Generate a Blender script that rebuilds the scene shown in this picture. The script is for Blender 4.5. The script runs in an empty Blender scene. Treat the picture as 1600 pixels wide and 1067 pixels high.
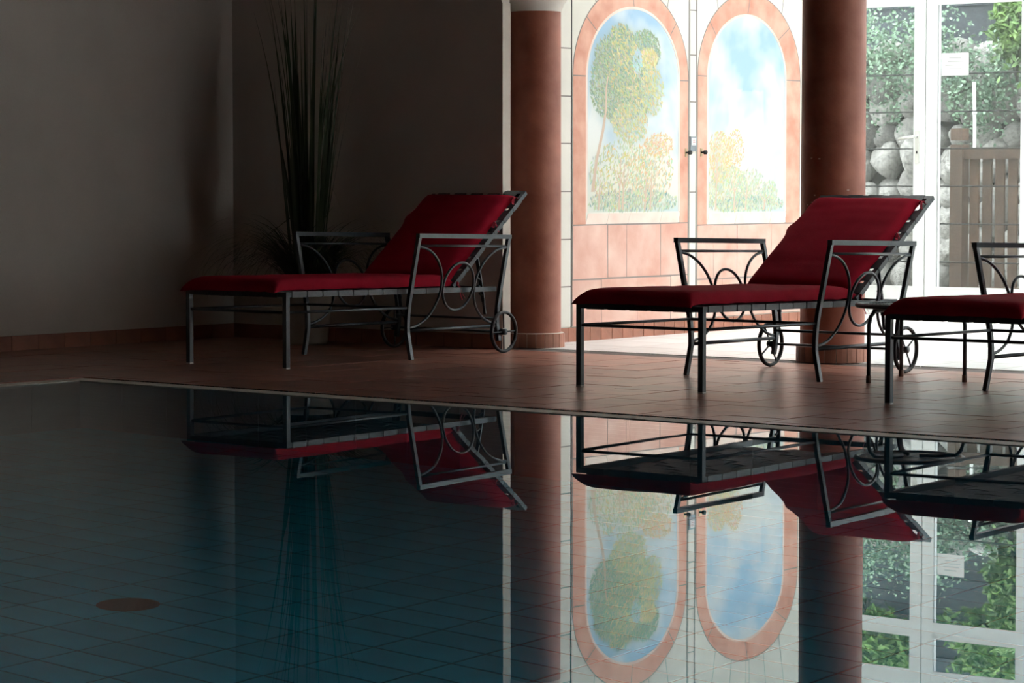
import bpy, bmesh, math, random
from mathutils import Vector, Matrix, noise
random.seed(7)
D = bpy.data; SC = bpy.context.scene; COL = SC.collection
PI = math.pi
# ---------------------------------------------------------------- camera
CH = 0.95                                   # eye height above the deck (m)
FPX = 4400.0; HOR = 280.0                   # focal length and horizon row in 1600x1067 pixels
PITCH = math.atan((533.5 - HOR) / FPX)
cam_d = D.cameras.new('camera'); cam = D.objects.new('camera', cam_d); COL.objects.link(cam)
cam_d.sensor_width = 36; cam_d.lens = FPX * 36 / 1600; cam_d.clip_end = 200; cam_d.clip_start = .05
cam.location = (0, 0, CH); cam.rotation_euler = (PI/2 - PITCH, 0, 0)
SC.camera = cam
# ---------------------------------------------------------------- world, light, exposure
SKY = 9.5
w = D.worlds.new('overcast_sky'); SC.world = w; w.use_nodes = True
bg = w.node_tree.nodes['Background']; bg.inputs[0].default_value = (.97, .98, 1, 1); bg.inputs[1].default_value = SKY
SC.view_settings.view_transform = 'Standard'; SC.view_settings.look = 'None'
SC.view_settings.gamma = 1; SC.view_settings.use_curve_mapping = False
SC.view_settings.exposure = 0.0
SC.cycles.use_denoising = True
SC.cycles.max_bounces = 12; SC.cycles.diffuse_bounces = 6; SC.cycles.glossy_bounces = 6
SC.cycles.transmission_bounces = 8; SC.cycles.transparent_max_bounces = 12
SC.cycles.sample_clamp_indirect = 6.0; SC.cycles.blur_glossy = 0.5
# ---------------------------------------------------------------- the grid of the place
S = 0.95
ANG = math.radians(-38)
U = Vector((math.cos(ANG), math.sin(ANG), 0)); V = Vector((-math.sin(ANG), math.cos(ANG), 0))
PANG = math.radians(-40.2)
PA = Vector((math.cos(PANG), math.sin(PANG), 0)); PB = Vector((-math.sin(PANG), math.cos(PANG), 0))
def W(u, v, z=0.0): return U*u + V*v + Vector((0, 0, z))
def uv(p): return Vector((p.x, p.y, 0)).dot(U), Vector((p.x, p.y, 0)).dot(V)
def ray(px, py):
    d = Vector(((px-800)/FPX, 1, -(py-533.5)/FPX))
    c, s = math.cos(-PITCH), math.sin(-PITCH)
    return Vector((d.x, d.y*c - d.z*s, d.y*s + d.z*c))
EYE = Vector((0, 0, CH))
def onz(px, py, z=0.0):
    r = ray(px, py); return EYE + r*((z-CH)/r.z)
def on_u(px, py, u0):
    r = ray(px, py); p = EYE + r*(u0/r.dot(U)); return p.dot(V), p.z
def on_v(px, py, v0):
    r = ray(px, py); p = EYE + r*(v0/r.dot(V)); return p.dot(U), p.z
# ---------------------------------------------------------------- materials
def mat(name, col, rough=.6, metal=0, var=0, vscale=6, bump=0, bscale=40, spec=.5, objvar=0, col2=None, coat=0, sheen=0):
    m = D.materials.new(name); m.use_nodes = True; nt = m.node_tree; b = nt.nodes['Principled BSDF']
    b.inputs['Roughness'].default_value = rough; b.inputs['Metallic'].default_value = metal
    b.inputs['Specular IOR Level'].default_value = spec
    b.inputs['Base Color'].default_value = (*col, 1)
    if coat: b.inputs['Coat Weight'].default_value = coat; b.inputs['Coat Roughness'].default_value = .15
    if sheen: b.inputs['Sheen Weight'].default_value = sheen
    tc = nt.nodes.new('ShaderNodeTexCoord')
    out = None
    if var or col2:
        n = nt.nodes.new('ShaderNodeTexNoise'); n.inputs['Scale'].default_value = vscale; n.inputs['Detail'].default_value = 6
        nt.links.new(tc.outputs['Object'], n.inputs['Vector'])
        r = nt.nodes.new('ShaderNodeValToRGB'); r.color_ramp.elements[0].position = .3; r.color_ramp.elements[1].position = .7
        c2 = col2 or tuple(min(1, c*(1+var)) for c in col); c1 = col if col2 else tuple(c*(1-var) for c in col)
        r.color_ramp.elements[0].color = (*c1, 1); r.color_ramp.elements[1].color = (*c2, 1)
        nt.links.new(n.outputs['Fac'], r.inputs['Fac']); out = r.outputs['Color']
    if objvar:
        oi = nt.nodes.new('ShaderNodeObjectInfo'); hs = nt.nodes.new('ShaderNodeHueSaturation')
        mr = nt.nodes.new('ShaderNodeMapRange'); mr.inputs['To Min'].default_value = 1-objvar; mr.inputs['To Max'].default_value = 1+objvar
        nt.links.new(oi.outputs['Random'], mr.inputs['Value']); nt.links.new(mr.outputs[0], hs.inputs['Value'])
        if out: nt.links.new(out, hs.inputs['Color'])
        else: hs.inputs['Color'].default_value = (*col, 1)
        out = hs.outputs['Color']
    if out: nt.links.new(out, b.inputs['Base Color'])
    if bump:
        n2 = nt.nodes.new('ShaderNodeTexNoise'); n2.inputs['Scale'].default_value = bscale; n2.inputs['Detail'].default_value = 5
        nt.links.new(tc.outputs['Object'], n2.inputs['Vector'])
        bp = nt.nodes.new('ShaderNodeBump'); bp.inputs['Strength'].default_value = bump; bp.inputs['Distance'].default_value = .01
        nt.links.new(n2.outputs['Fac'], bp.inputs['Height']); nt.links.new(bp.outputs[0], b.inputs['Normal'])
    return m
M = dict(
    iron=mat('wrought_iron', (.032, .046, .056), .36, .0, .15, 30, .1, 120, spec=.6),
    strap=mat('webbing', (.045, .052, .058), .42, 0, .2, 60, .2, 300),
    cushion=mat('crimson_canvas', (.33, .007, .024), .85, 0, .10, 9, .12, 220, spec=.06),
    ribbon=mat('crimson_ribbon', (.40, .014, .04), .8),
    rubber=mat('black_rubber', (.02, .02, .022), .6),
    glide=mat('pale_plastic_foot', (.55, .53, .5), .5),
    brownfoot=mat('brown_rubber_foot', (.16, .085, .06), .6),
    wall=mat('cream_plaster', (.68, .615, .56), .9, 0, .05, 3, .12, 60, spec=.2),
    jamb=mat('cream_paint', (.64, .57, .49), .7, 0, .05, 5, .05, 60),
    ceil=mat('dark_timber_ceiling', (.16, .12, .09), .8, 0, .2, 8),  # unseen ceiling, colour darkened to cut bounce light in the hall
    shade=mat('brown_plaster', (.12, .10, .085), .9, 0, .05, 3),  # unseen hall walls, darkened to keep bounce off the lounger fronts
    tile=mat('terracotta_tile', (.34, .138, .094), .30, 0, .22, 5, .12, 30, objvar=.16, spec=.5),
    grout=mat('dark_grout', (.10, .07, .06), .8),
    skirt=mat('terracotta_skirting', (.34, .135, .085), .5, 0, .2, 8, .1, 40, objvar=.15),
    skgrout=mat('pale_grout', (.55, .45, .38), .8),
    pale=mat('pale_stone_tile', (.72, .70, .68), .3, 0, .06, 4, .05, 30, objvar=.04),
    palegrout=mat('sand_grout', (.5, .46, .42), .8),
    coping=mat('sandstone_coping', (.68, .62, .55), .5, 0, .12, 12, .15, 80, objvar=.06),
    slot=mat('dark_slot', (.03, .03, .03), .7),
    column=mat('red_marbled_stucco', (.27, .075, .045), .5, 0, 0, 5, .08, 50, col2=(.44, .155, .10)),
    chip=mat('chipped_plaster', (.7, .55, .45), .8),
    capital=mat('white_stucco', (.72, .66, .60), .7, 0, .05, 5, .05, 50),
    cream=mat('painted_cream_stone', (.74, .71, .64), .75, 0, .07, 3, .05, 60),
    pstone=mat('painted_pink_stone', (.60, .27, .19), .75, 0, 0, 7, .05, 80, col2=(.76, .44, .34), objvar=.04),
    dado=mat('painted_salmon_stone', (.66, .34, .265), .75, 0, 0, 5, .05, 80, col2=(.82, .55, .465), objvar=.05),
    sill=mat('painted_pale_sill', (.80, .58, .50), .75, 0, 0, 8, .05, 80, col2=(.86, .72, .64)),
    pline=mat('painted_grey_joint', (.26, .23, .21), .8),
    phigh=mat('painted_white_edge', (.85, .78, .70), .8),
    white=mat('white_frame_paint', (.82, .83, .83), .35),
    brass=mat('brass', (.55, .45, .28), .3, 1),
    chrome=mat('white_metal_lever', (.75, .75, .72), .25, .3),
    steel=mat('grey_metal', (.30, .33, .36), .4, .6),
    paper=mat('paper', (.85, .85, .84), .8),
    ink=mat('grey_ink', (.5, .5, .5), .8),
    redink=mat('red_ink', (.5, .12, .12), .8),
    keyhole=mat('dark_hole', (.02, .02, .02), .8),
    boulder=mat('grey_boulder', (.11, .11, .105), .95, 0, 0, 6, 1.0, 12, col2=(.36, .35, .33), objvar=.35),
    bank=mat('earth_bank', (.035, .035, .03), .95, 0, .4, 6, .6, 20),
    ground=mat('gravel', (.22, .21, .19), .9, 0, .25, 30, .5, 60),
    wood=mat('weathered_fence_wood', (.10, .058, .038), .7, 0, .25, 12, .2, 60, objvar=.2),
    plank=mat('dark_stained_plank', (.03, .04, .05), .7, 0, .25, 10, .2, 60, objvar=.15),
    ivy=mat('ivy_leaf', (.045, .10, .065), .5, 0, 0, 9, 0, 0, col2=(.20, .31, .20), spec=.4),
    shrub=mat('shrub_leaf', (.035, .10, .02), .5, 0, 0, 7, 0, 0, col2=(.14, .25, .05)),
    flower=mat('pink_flower', (.75, .25, .22), .6),
    pipe=mat('white_pipe', (.8, .8, .8), .4),
    wire=mat('dark_wire', (.02, .02, .02), .9),
    grass=mat('reed_leaf', (.022, .040, .014), .55, 0, 0, 4, 0, 0, col2=(.055, .085, .028)),
    pot=mat('pale_ceramic', (.50, .46, .40), .5, 0, .08, 6),
    soil=mat('soil', (.03, .022, .016), .95),
    ptile=mat('teal_pool_tile', (.02, .62, .78), .4, 0, .10, 4, 0, 0, objvar=.07),
    pgrout=mat('dark_pool_grout', (.022, .23, .29), .8),
    pwall=mat('pool_wall_tile', (.32, .42, .48), .4, 0, .08, 4, objvar=.05),
    drain=mat('rusty_drain', (.15, .05, .03), .6, .2),
)
def glass_mat(name='window_glass', tint=(.93, .96, .95, 1)):
    m = D.materials.new(name); m.use_nodes = True; nt = m.node_tree
    for n in list(nt.nodes):
        if n.type == 'BSDF_PRINCIPLED': nt.nodes.remove(n)
    o = nt.nodes['Material Output']
    t = nt.nodes.new('ShaderNodeBsdfTransparent'); t.inputs[0].default_value = tint
    g = nt.nodes.new('ShaderNodeBsdfGlossy'); g.inputs['Roughness'].default_value = .02
    f = nt.nodes.new('ShaderNodeFresnel'); f.inputs[0].default_value = 1.45
    x = nt.nodes.new('ShaderNodeMixShader'); nt.links.new(f.outputs[0], x.inputs[0]); nt.links.new(t.outputs[0], x.inputs[1]); nt.links.new(g.outputs[0], x.inputs[2])
    tr = nt.nodes.new('ShaderNodeBsdfTranslucent'); tr.inputs[0].default_value = (.9, .95, .95, 1)   # translucent veil in place of glare and overexposure haze
    y = nt.nodes.new('ShaderNodeMixShader'); y.inputs[0].default_value = .02
    nt.links.new(x.outputs[0], y.inputs[1]); nt.links.new(tr.outputs[0], y.inputs[2]); nt.links.new(y.outputs[0], o.inputs[0])
    return m
M['glass'] = glass_mat(); M['tinted'] = glass_mat('tinted_glass', (.22, .29, .31, 1))
def water_mat():
    m = D.materials.new('pool_water'); m.use_nodes = True; nt = m.node_tree
    for n in list(nt.nodes):
        if n.type == 'BSDF_PRINCIPLED': nt.nodes.remove(n)
    o = nt.nodes['Material Output']
    g = nt.nodes.new('ShaderNodeBsdfGlass'); g.inputs['IOR'].default_value = 1.333; g.inputs['Roughness'].default_value = 0
    g.inputs['Color'].default_value = (.93, .985, 1, 1)
    tc = nt.nodes.new('ShaderNodeTexCoord'); n = nt.nodes.new('ShaderNodeTexNoise'); n.inputs['Scale'].default_value = 1.6; n.inputs['Detail'].default_value = 1
    nt.links.new(tc.outputs['Object'], n.inputs['Vector'])
    b = nt.nodes.new('ShaderNodeBump'); b.inputs['Strength'].default_value = .012; b.inputs['Distance'].default_value = .02
    nt.links.new(n.outputs['Fac'], b.inputs['Height']); nt.links.new(b.outputs[0], g.inputs['Normal'])
    nt.links.new(g.outputs[0], o.inputs[0]); return m
M['water'] = water_mat()
def paint_mat():
    m = D.materials.new('mural_paint'); m.use_nodes = True; nt = m.node_tree; b = nt.nodes['Principled BSDF']
    a = nt.nodes.new('ShaderNodeVertexColor'); a.layer_name = 'paint'
    nt.links.new(a.outputs[0], b.inputs['Base Color']); b.inputs['Roughness'].default_value = .75; b.inputs['Specular IOR Level'].default_value = .2
    return m
M['paint'] = paint_mat()
# ---------------------------------------------------------------- mesh helpers
class MB:
    def __init__(s): s.v = []; s.f = []; s.sm = []
    def add(s, vs, fs, smooth=False):
        o = len(s.v); s.v += [tuple(p) for p in vs]; s.f += [tuple(i+o for i in f) for f in fs]; s.sm += [smooth]*len(fs); return s
    def box(s, c, sz, X=Vector((1,0,0)), Y=Vector((0,1,0)), Z=Vector((0,0,1))):
        c = Vector(c); vs = [c + X*(sx*sz[0]/2) + Y*(sy*sz[1]/2) + Z*(sz_*sz[2]/2) for sx in (-1,1) for sy in (-1,1) for sz_ in (-1,1)]
        return s.add(vs, [(0,1,3,2),(4,6,7,5),(0,4,5,1),(2,3,7,6),(0,2,6,4),(1,5,7,3)])
    def bar(s, p0, p1, a, b, up=Vector((0,0,1))):
        p0 = Vector(p0); p1 = Vector(p1); t = (p1-p0).normalized(); x = t.cross(up).normalized(); y = x.cross(t)
        return s.box((p0+p1)/2, (a, (p1-p0).length, b), x, t, y)
    def sweep(s, pts, prof, closed=False, smooth=True, up=Vector((0,0,1))):
        pts = [Vector(p) for p in pts]; n = len(pts); k = len(prof); vs = []; px = None
        for i, p in enumerate(pts):
            a = pts[(i-1) % n] if (closed or i) else p; b = pts[(i+1) % n] if (closed or i < n-1) else p
            t = (b-a).normalized()
            if px is None:
                px = t.cross(up)
                if px.length < 1e-4: px = t.cross(Vector((1,0,0)))
            px = (px - t*px.dot(t)).normalized(); y = px.cross(t)
            vs += [p + px*q[0] + y*q[1] for q in prof]
        fs = []
        for i in range(n if closed else n-1):
            j = (i+1) % n
            fs += [(i*k+a, i*k+(a+1) % k, j*k+(a+1) % k, j*k+a) for a in range(k)]
        if not closed: fs += [tuple(range(k-1, -1, -1)), tuple((n-1)*k+a for a in range(k))]
        return s.add(vs, fs, smooth)
    def tube(s, pts, r, seg=8, closed=False):
        return s.sweep(pts, [(r*math.cos(2*PI*i/seg), r*math.sin(2*PI*i/seg)) for i in range(seg)], closed)
    def lathe(s, prof, seg, c=(0,0,0), smooth=True):
        n = len(prof); vs = [(c[0]+r*math.cos(2*PI*j/seg), c[1]+r*math.sin(2*PI*j/seg), c[2]+z) for j in range(seg) for r, z in prof]
        fs = [(j*n+i, ((j+1) % seg)*n+i, ((j+1) % seg)*n+i+1, j*n+i+1) for j in range(seg) for i in range(n-1)]
        return s.add(vs, fs, smooth)
    def prism(s, pts, d):                     # polygon (list of Vectors) extruded along d
        n = len(pts); vs = [Vector(p) for p in pts] + [Vector(p)+d for p in pts]
        return s.add(vs, [tuple(range(n-1, -1, -1)), tuple(range(n, 2*n))] + [(i, (i+1) % n, n+(i+1) % n, n+i) for i in range(n)])
    def mesh(s, name):
        me = D.meshes.new(name); me.from_pydata(s.v, [], s.f); me.polygons.foreach_set('use_smooth', s.sm)
        bm = bmesh.new(); bm.from_mesh(me); bmesh.ops.recalc_face_normals(bm, faces=bm.faces); bm.to_mesh(me); bm.free(); me.update(); return me
    def build(s, name, m, parent=None, **k):
        o = D.objects.new(name, s.mesh(name)); COL.objects.link(o); o.data.materials.append(m)
        if parent: o.parent = parent
        for a, b in k.items(): o[a] = b
        return o
def link(name, me, parent=None, loc=None, rot=None, scale=None):
    o = D.objects.new(name, me); COL.objects.link(o)
    if parent: o.parent = parent
    if loc is not None: o.location = loc
    if rot is not None: o.rotation_euler = rot
    if scale is not None: o.scale = scale
    return o
def thing(name, label, cat, loc=(0,0,0), rz=0, group=None):
    o = D.objects.new(name, None); COL.objects.link(o); o.location = loc; o.rotation_euler = (0,0,rz); o.empty_display_size = .1
    tag(o, label, cat, group); return o
def tag(o, label, cat, group=None):
    o['label'] = label; o['category'] = cat
    if group: o['group'] = group
    return o
def struct(name, mb, m, parent=None):
    o = mb.build(name, m, parent)
    if not parent: o['kind'] = 'structure'
    return o
def wbox(u0, u1, v0, v1, z0, z1, mb=None):
    return (mb or MB()).box(W((u0+u1)/2, (v0+v1)/2, (z0+z1)/2), (u1-u0, v1-v0, z1-z0), U, V)
# ---------------------------------------------------------------- setting: key lines (metres in the u,v grid)
UL = -12.41*S            # left wall face
VB = 13.01*S             # back wall face
UE = -10.24*S            # end of the back wall
UM = -10.385*S           # mural wall face
VW = 18.35*S             # window wall
UR = 3.0; VN = -4.0      # right and near walls of the hall, out of view
CU0, CU1 = -13.3*S, 2.6   # conservatory sides
HC = 3.0; RC = 3.1       # ceiling heights
corner = onz(125, 593.5)            # far left corner of the pool
pa0, pb1 = corner.dot(PA), corner.dot(PB)
pb0, pa1 = 0.75, 0.6                # near and right edges, out of view
PD = 2.25                            # pool depth
def Pp(a, b, z=0.0): return PA*a + PB*b + Vector((0,0,z))

# floor slab (four pieces around the pool, one mesh), grout coloured
f = MB()
big = 9.0
CW = .125                            # coping width
def prect(a0, a1, b0, b1, z0, z1, mb): return mb.box(Pp((a0+a1)/2, (b0+b1)/2, (z0+z1)/2), (a1-a0, b1-b0, z1-z0), PA, PB)
poly = [W(UL-.3, VN-.3), W(UR+.3, VN-.3), W(UR+.3, VB+.2), W(UL-.3, VB+.2)]
def clip(pts, n, d):                  # keep the side where p.n >= d
    out = []
    for i, p in enumerate(pts):
        q = pts[(i+1) % len(pts)]; a = p.dot(n)-d; b = q.dot(n)-d
        if a >= 0: out.append(p)
        if (a >= 0) != (b >= 0): out.append(p + (q-p)*(a/(a-b)))
    return out
regions = [clip(poly, PB, pb1), clip(clip(poly, -PB, -pb1), -PA, -pa0), clip(clip(poly, -PB, -pb1), PA, pa1),
           clip(clip(clip(poly, -PB, -pb0), PA, pa0), -PA, -pa1)]
for r in regions: f.prism([p + Vector((0,0,-.006)) for p in r], Vector((0,0,-.3)))
floor = struct('floor', f, M['grout'])
# deck tiles
TU, TV = .30, .30; J = .005; tcount = 0
tiles = []
iu0, iu1 = math.floor(UL/TU)-1, math.ceil(0/TU)
for i in range(iu0, iu1):
    off = (i % 2)*TV*.5
    for j in range(int(5.0/TV), int(VB/TV)+2):
        u0, v0 = i*TU, j*TV+off
        q = [W(u0+J/2, v0+J/2), W(u0+TU-J/2, v0+J/2), W(u0+TU-J/2, v0+TV-J/2), W(u0+J/2, v0+TV-J/2)]
        q = clip(clip(q, V, 0), -V, -(VB-.004))
        q = clip(q, U, UL+.004) if q else q
        if not q: continue
        # keep the part outside the pool and its coping: beyond the far edge, or left of the left edge
        far = clip(q, PB, pb1+CW+.02)
        left = [] if not q else clip(clip(q, -PB, -(pb1+CW+.02)), -PA, -(pa0-CW-.02))
        for part in (far, left):
            if len(part) < 3: continue
            a = sum((part[k].x*part[(k+1) % len(part)].y - part[(k+1) % len(part)].x*part[k].y) for k in range(len(part)))/2
            if abs(a) < .0015: continue
            c = sum(part, Vector())/len(part)
            x = 800 + FPX*c.x/max(c.y, .1); tiles.append((c.y, -120 < x < 1720 and c.y > 6, part, c))
vis = sorted([t for t in tiles if t[1]], key=lambda t: t[0]); rest = [t for t in tiles if not t[1]] + vis[290:]; vis = vis[:290]
full = None
for _, _, part, c in vis:
    dz = random.uniform(-.0008, .0006)
    mb = MB().prism([p - c + Vector((0,0,dz)) for p in part], Vector((0,0,-.012)))
    o = link('tile', mb.mesh('tile'), floor, c); o.data.materials.append(M['tile'])
mb = MB()
for _, _, part, c in rest: mb.prism([p + Vector((0,0,0)) for p in part], Vector((0,0,-.012)))
o = mb.build('tile_field', M['tile'], floor); o['kind'] = 'stuff'
# coping stones round the pool, slotted gutter behind them
cz = -.003
def coping(p0, d, n, inward, L, name):
    st = MB().box((0, 0, -.03), (L-.004, CW-.006, .06), d, inward)
    me = st.mesh('coping_stone'); me.materials.append(M['coping'])
    for k in range(n):
        link('coping_stone', me, floor, p0 + d*(L*(k+.5)) + inward*(-CW/2) + Vector((0,0,cz)))
coping(Pp(pa0-CW, pb1), PA, 34, -PB, .25, 'far')
coping(Pp(pa0, pb1), -PB, 20, PA, .25, 'left')
sl = MB(); L = 0
while L < 8.3:
    sl.box(Pp(pa0+L+.02, pb1+CW+.008, -.004), (.022, .007, .008), PA, PB); L += .034
o = sl.build('gutter_slots', M['slot'], floor); o['kind'] = 'stuff'
# pool basin
basin = MB()
prect(pa0-.2, pa1+.2, pb0-.2, pb1+.2, -PD-.2, -PD-.004, basin)
struct('trim_pool_base', basin, M['pgrout'])
pw = MB()
prect(pa0-.16, pa0-.004, pb0-.2, pb1+.2, -PD-.004, -.06, pw); prect(pa1, pa1+.16, pb0-.2, pb1+.2, -PD-.004, -.06, pw)
prect(pa0-.16, pa1+.16, pb1+.004, pb1+.16, -PD-.004, -.06, pw); prect(pa0-.16, pa1+.16, pb0-.16, pb0, -PD-.004, -.06, pw)
poolw = struct('wall_pool', pw, M['pgrout'])
# pool wall tiles on the two walls in view: top rows as parts, lower rows joined
wt = MB().box((0,0,0), (.296, .008, .146), PA, PB).mesh('tile'); wt.materials.append(M['pwall'])
wt2 = MB().box((0,0,0), (.008, .296, .146), PA, PB).mesh('tile'); wt2.materials.append(M['pwall'])
low = MB()
for k in range(int((pa1-pa0)/.3)):
    for r in range(15):
        c = Pp(pa0+.15+.3*k, pb1, -.012-.075-.15*r)
        if r < 4 and k < 20: link('tile', wt, poolw, c)
        else: low.box(c, (.296, .008, .146), PA, PB)
for k in range(int((pb1-pb0)/.3)):
    for r in range(15):
        c = Pp(pa0, pb1-.15-.3*k, -.012-.075-.15*r)
        if r < 4 and k < 9: link('tile', wt2, poolw, c)
        else: low.box(c, (.008, .296, .146), PA, PB)
o = low.build('tile_field', M['pwall'], poolw); o['kind'] = 'stuff'
# pool floor tiles
pf = MB().box((0,0,-.004), (.305, .151, .008), PA, PB)
prect(pa0, pa1, pb0, pb1, -PD-.006, -PD-.003, pw_ := MB())
pfloor = struct('floor_pool', pw_, M['pgrout'])
ptm = MB().box((0,0,0), (.294, .140, .006), PA, PB).mesh('tile'); ptm.materials.append(M['ptile'])
cand = []
for i in range(int((pa1-pa0)/.305)):
    for j in range(int((pb1-pb0)/.151)):
        c = Pp(pa0+.305*(i+.5), pb1-.151*(j+.5), -PD)
        x = 800 + FPX*c.x/max(.5, c.y); cand.append((c.y, (-60 < x < 1660 and c.y > 7.0), c))
vv = sorted([t for t in cand if t[1]], key=lambda t: t[0]); shown = vv[:296]; other = vv[296:] + [t for t in cand if not t[1]]
for _, _, c in shown: link('tile', ptm, pfloor, c)
mb = MB()
for _, _, c in other: mb.box(c, (.294, .140, .006), PA, PB)
o = mb.build('tile_field', M['ptile'], pfloor); o['kind'] = 'stuff'
# water sheet
wat = MB().add([Pp(pa0-.002, pb0, -.006), Pp(pa1, pb0, -.006), Pp(pa1, pb1+.002, -.006), Pp(pa0-.002, pb1+.002, -.006)], [(0,1,2,3)])
water = wat.build('water', M['water'])
if water.data.polygons[0].normal.z < 0: water.data.flip_normals(); water['kind'] = 'structure'

# walls of the hall
struct('wall_left', wbox(UL-.3, UL, VN, VB+.3, -.3, HC+.2), M['wall'])
struct('wall_back', wbox(UL-.3, UE, VB, VB+.07, -.3, HC+.2), M['wall'])
RW0, RW1 = 10.6, 12.1                 # unseen glazed opening added in the right wall for side light
rw = wbox(UR, UR+.3, VN, RW0, -.3, HC+.2); wbox(UR, UR+.3, RW1, VB+.3, -.3, HC+.2, rw); wbox(UR, UR+.3, RW0, RW1, -.3, .25, rw); wbox(UR, UR+.3, RW0, RW1, 2.7, HC+.2, rw)
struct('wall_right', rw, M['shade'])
rwf = MB()
for k in range(3): rwf.box(W(UR+.15, RW0+(RW1-RW0)*k/2, 1.475), (.08, .08, 2.45), U, V)
for z_ in (.29, 2.66): rwf.box(W(UR+.15, (RW0+RW1)/2, z_), (.08, RW1-RW0, .08), U, V)
rwin = struct('window_right', rwf, M['white'])
wbox(UR+.147, UR+.153, RW0, RW1, .25, 2.7).build('pane', M['glass'], rwin)
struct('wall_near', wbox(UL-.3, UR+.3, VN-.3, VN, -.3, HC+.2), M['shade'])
struct('wall_beam', wbox(UE, UR, 13.2*S, 13.2*S+.28, 2.03, HC+.2), M['capital'])
struct('wall_side', wbox(CU1, UR, VB, VB+.22, -.3, HC+.2), M['wall'])
# hall ceiling with one unseen tinted rooflight, added to light the pool floor
ru, rv = uv(Vector((-.6, 6.6, 0))); RH = 1.3
cl = wbox(UL-.3, ru-RH, VN-.3, 13.5*S, HC, HC+.2); wbox(ru+RH, UR+.3, VN-.3, 13.5*S, HC, HC+.2, cl)
wbox(ru-RH, ru+RH, VN-.3, rv-RH, HC, HC+.2, cl); wbox(ru-RH, ru+RH, rv+RH, 13.5*S, HC, HC+.2, cl)
ceiling = struct('ceiling', cl, M['ceil'])
wbox(ru-RH, ru+RH, rv-RH, rv+RH, HC+.10, HC+.106).build('rooflight_pane', M['tinted'], ceiling)
# lit end of the back wall: a cream pilaster face with a small capital moulding
struct('trim_1', wbox(UE, UE+.006, VB, VB+.07, 0, 1.93), M['jamb'])
# conservatory shell
struct('wall_inner', wbox(CU0-.2, CU0, VB+.22, VW+.2, -.3, RC), M['cream'])
struct('wall_end', wbox(CU1, CU1+.2, VB+.2, VW+.2, -.3, RC), M['cream'])
cf = wbox(CU0-.2, CU1+.2, VB+.2-.005, VW+.1, -.3, -.006)
cfloor = struct('floor_conservatory', cf, M['palegrout'])
tl = .42; tm = MB().box((0,0,-.006), (tl-.006, tl-.006, .012), U, V).mesh('tile'); tm.materials.append(M['pale'])
ft = MB(); v = VB+.205
k = 0
while v + tl < VW+.02:
    u = CU0
    while u + tl < CU1:
        c = W(u+tl/2, v+tl/2); x = 800+FPX*c.x/c.y
        if 780 < x < 1680 and (u+tl/2 > UM or v+tl/2 > 16.95*S): link('tile', tm, cfloor, c)
        else: ft.box(c+Vector((0,0,-.006)), (tl-.006, tl-.006, .012), U, V)
        u += tl
    v += tl
o = ft.build('tile_field', M['pale'], cfloor); o['kind'] = 'stuff'
# unseen roof of the conservatory, glazing added to brighten mural and floor
struct('ceiling_inner', wbox(CU0-.2, CU1+.2, 13.5*S, 14.0*S, RC, RC+.15), M['ceil'])  # unseen solid strip, sized to trim roof light on mural and hall
rf = MB(); v0, v1 = 14.0*S, VW+.1; nb = 14
for k in range(nb+1):
    u = CU0 + (CU1-CU0)*k/nb; rf.bar(W(u, v0, RC+.04), W(u, v1, RC+.04), .06, .10)
for v in (v0, (v0+v1)/2, v1): rf.bar(W(CU0, v, RC+.04), W(CU1, v, RC+.04), .06, .10)
roof = struct('ceiling_glazing', rf, M['white'])
for k in range(nb):
    ua, ub = CU0+(CU1-CU0)*k/nb+.03, CU0+(CU1-CU0)*(k+1)/nb-.03
    wbox(ua, ub, v0+.03, v1-.03, RC+.03, RC+.036).build('pane', M['glass'], roof)

# skirting: terracotta tiles along the walls
SH = .082
def skirt(name, p0, d, n, L, out, gr='skgrout'):
    b = MB().box(p0 + d*(n*L/2) + out*.004 + Vector((0,0,SH/2-.001)), (n*L, .010, SH-.002), d, out)
    o = struct(name, b, M[gr])
    me = MB().box((0,0,0), (L-.005, .012, SH), d, out).mesh('tile'); me.materials.append(M['skirt'])
    for k in range(n): link('tile', me, o, p0 + d*(L*(k+.5)) + out*.007 + Vector((0,0,SH/2)))
skirt('baseboard_left', W(UL, 6.0), V, 32, (VB-6.0)/32, U, 'grout')
skirt('baseboard_back', W(UL+.013, VB), U, 10, (UE-UL-.013)/10, -V, 'grout')
skirt('baseboard_mural', W(UM, VB+.24), V, 32, (16.93*S-VB-.24)/32, U)

# ---------------------------------------------------------------- columns
def column(px, py, r, label):
    g = onz(px, py); d = Vector((g.x, g.y, 0)).normalized(); c = g + d*(r+.012)
    t = thing('column', label, 'column', (c.x, c.y, 0))
    pr = [(r, .0), (r, .6), (r*.995, 1.2), (r*.985, 1.912)]
    MB().lathe(pr, 64).build('shaft', M['column'], t)
    MB().lathe([(0, .083), (r+.013, .083), (r+.016, .078), (r+.016, 0), (0, 0)], 48).build('plinth', M['skgrout'], t)
    n = 20
    for k in range(n):
        a0 = 2*PI*k/n+.012; a1 = 2*PI*(k+1)/n-.012; R = r+.021
        q = [Vector((rr*math.cos(a), rr*math.sin(a), .0)) for rr, a in ((R, a0), (R, (a0+a1)/2), (R, a1), (r+.008, a1), (r+.008, a0))]
        MB().prism(q, Vector((0,0,.079))).build('base_tile', M['skirt'], t)
    MB().lathe([(r*.98, 1.89), (r+.006, 1.912), (r+.012, 1.921), (r+.012, 1.933), (r+.02, 1.940), (r+.034, 1.962), (r+.034, 1.972), (0, 1.972)], 64).build('capital', M['capital'], t)
    MB().box((0,0,2.0), (2*r+.10, 2*r+.10, .056), U, V).build('abacus', M['capital'], t)
    return t, c
colA, cA = column(837, 544, .144, 'red-brown stucco column beside the dark wall end, with white capital')
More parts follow.
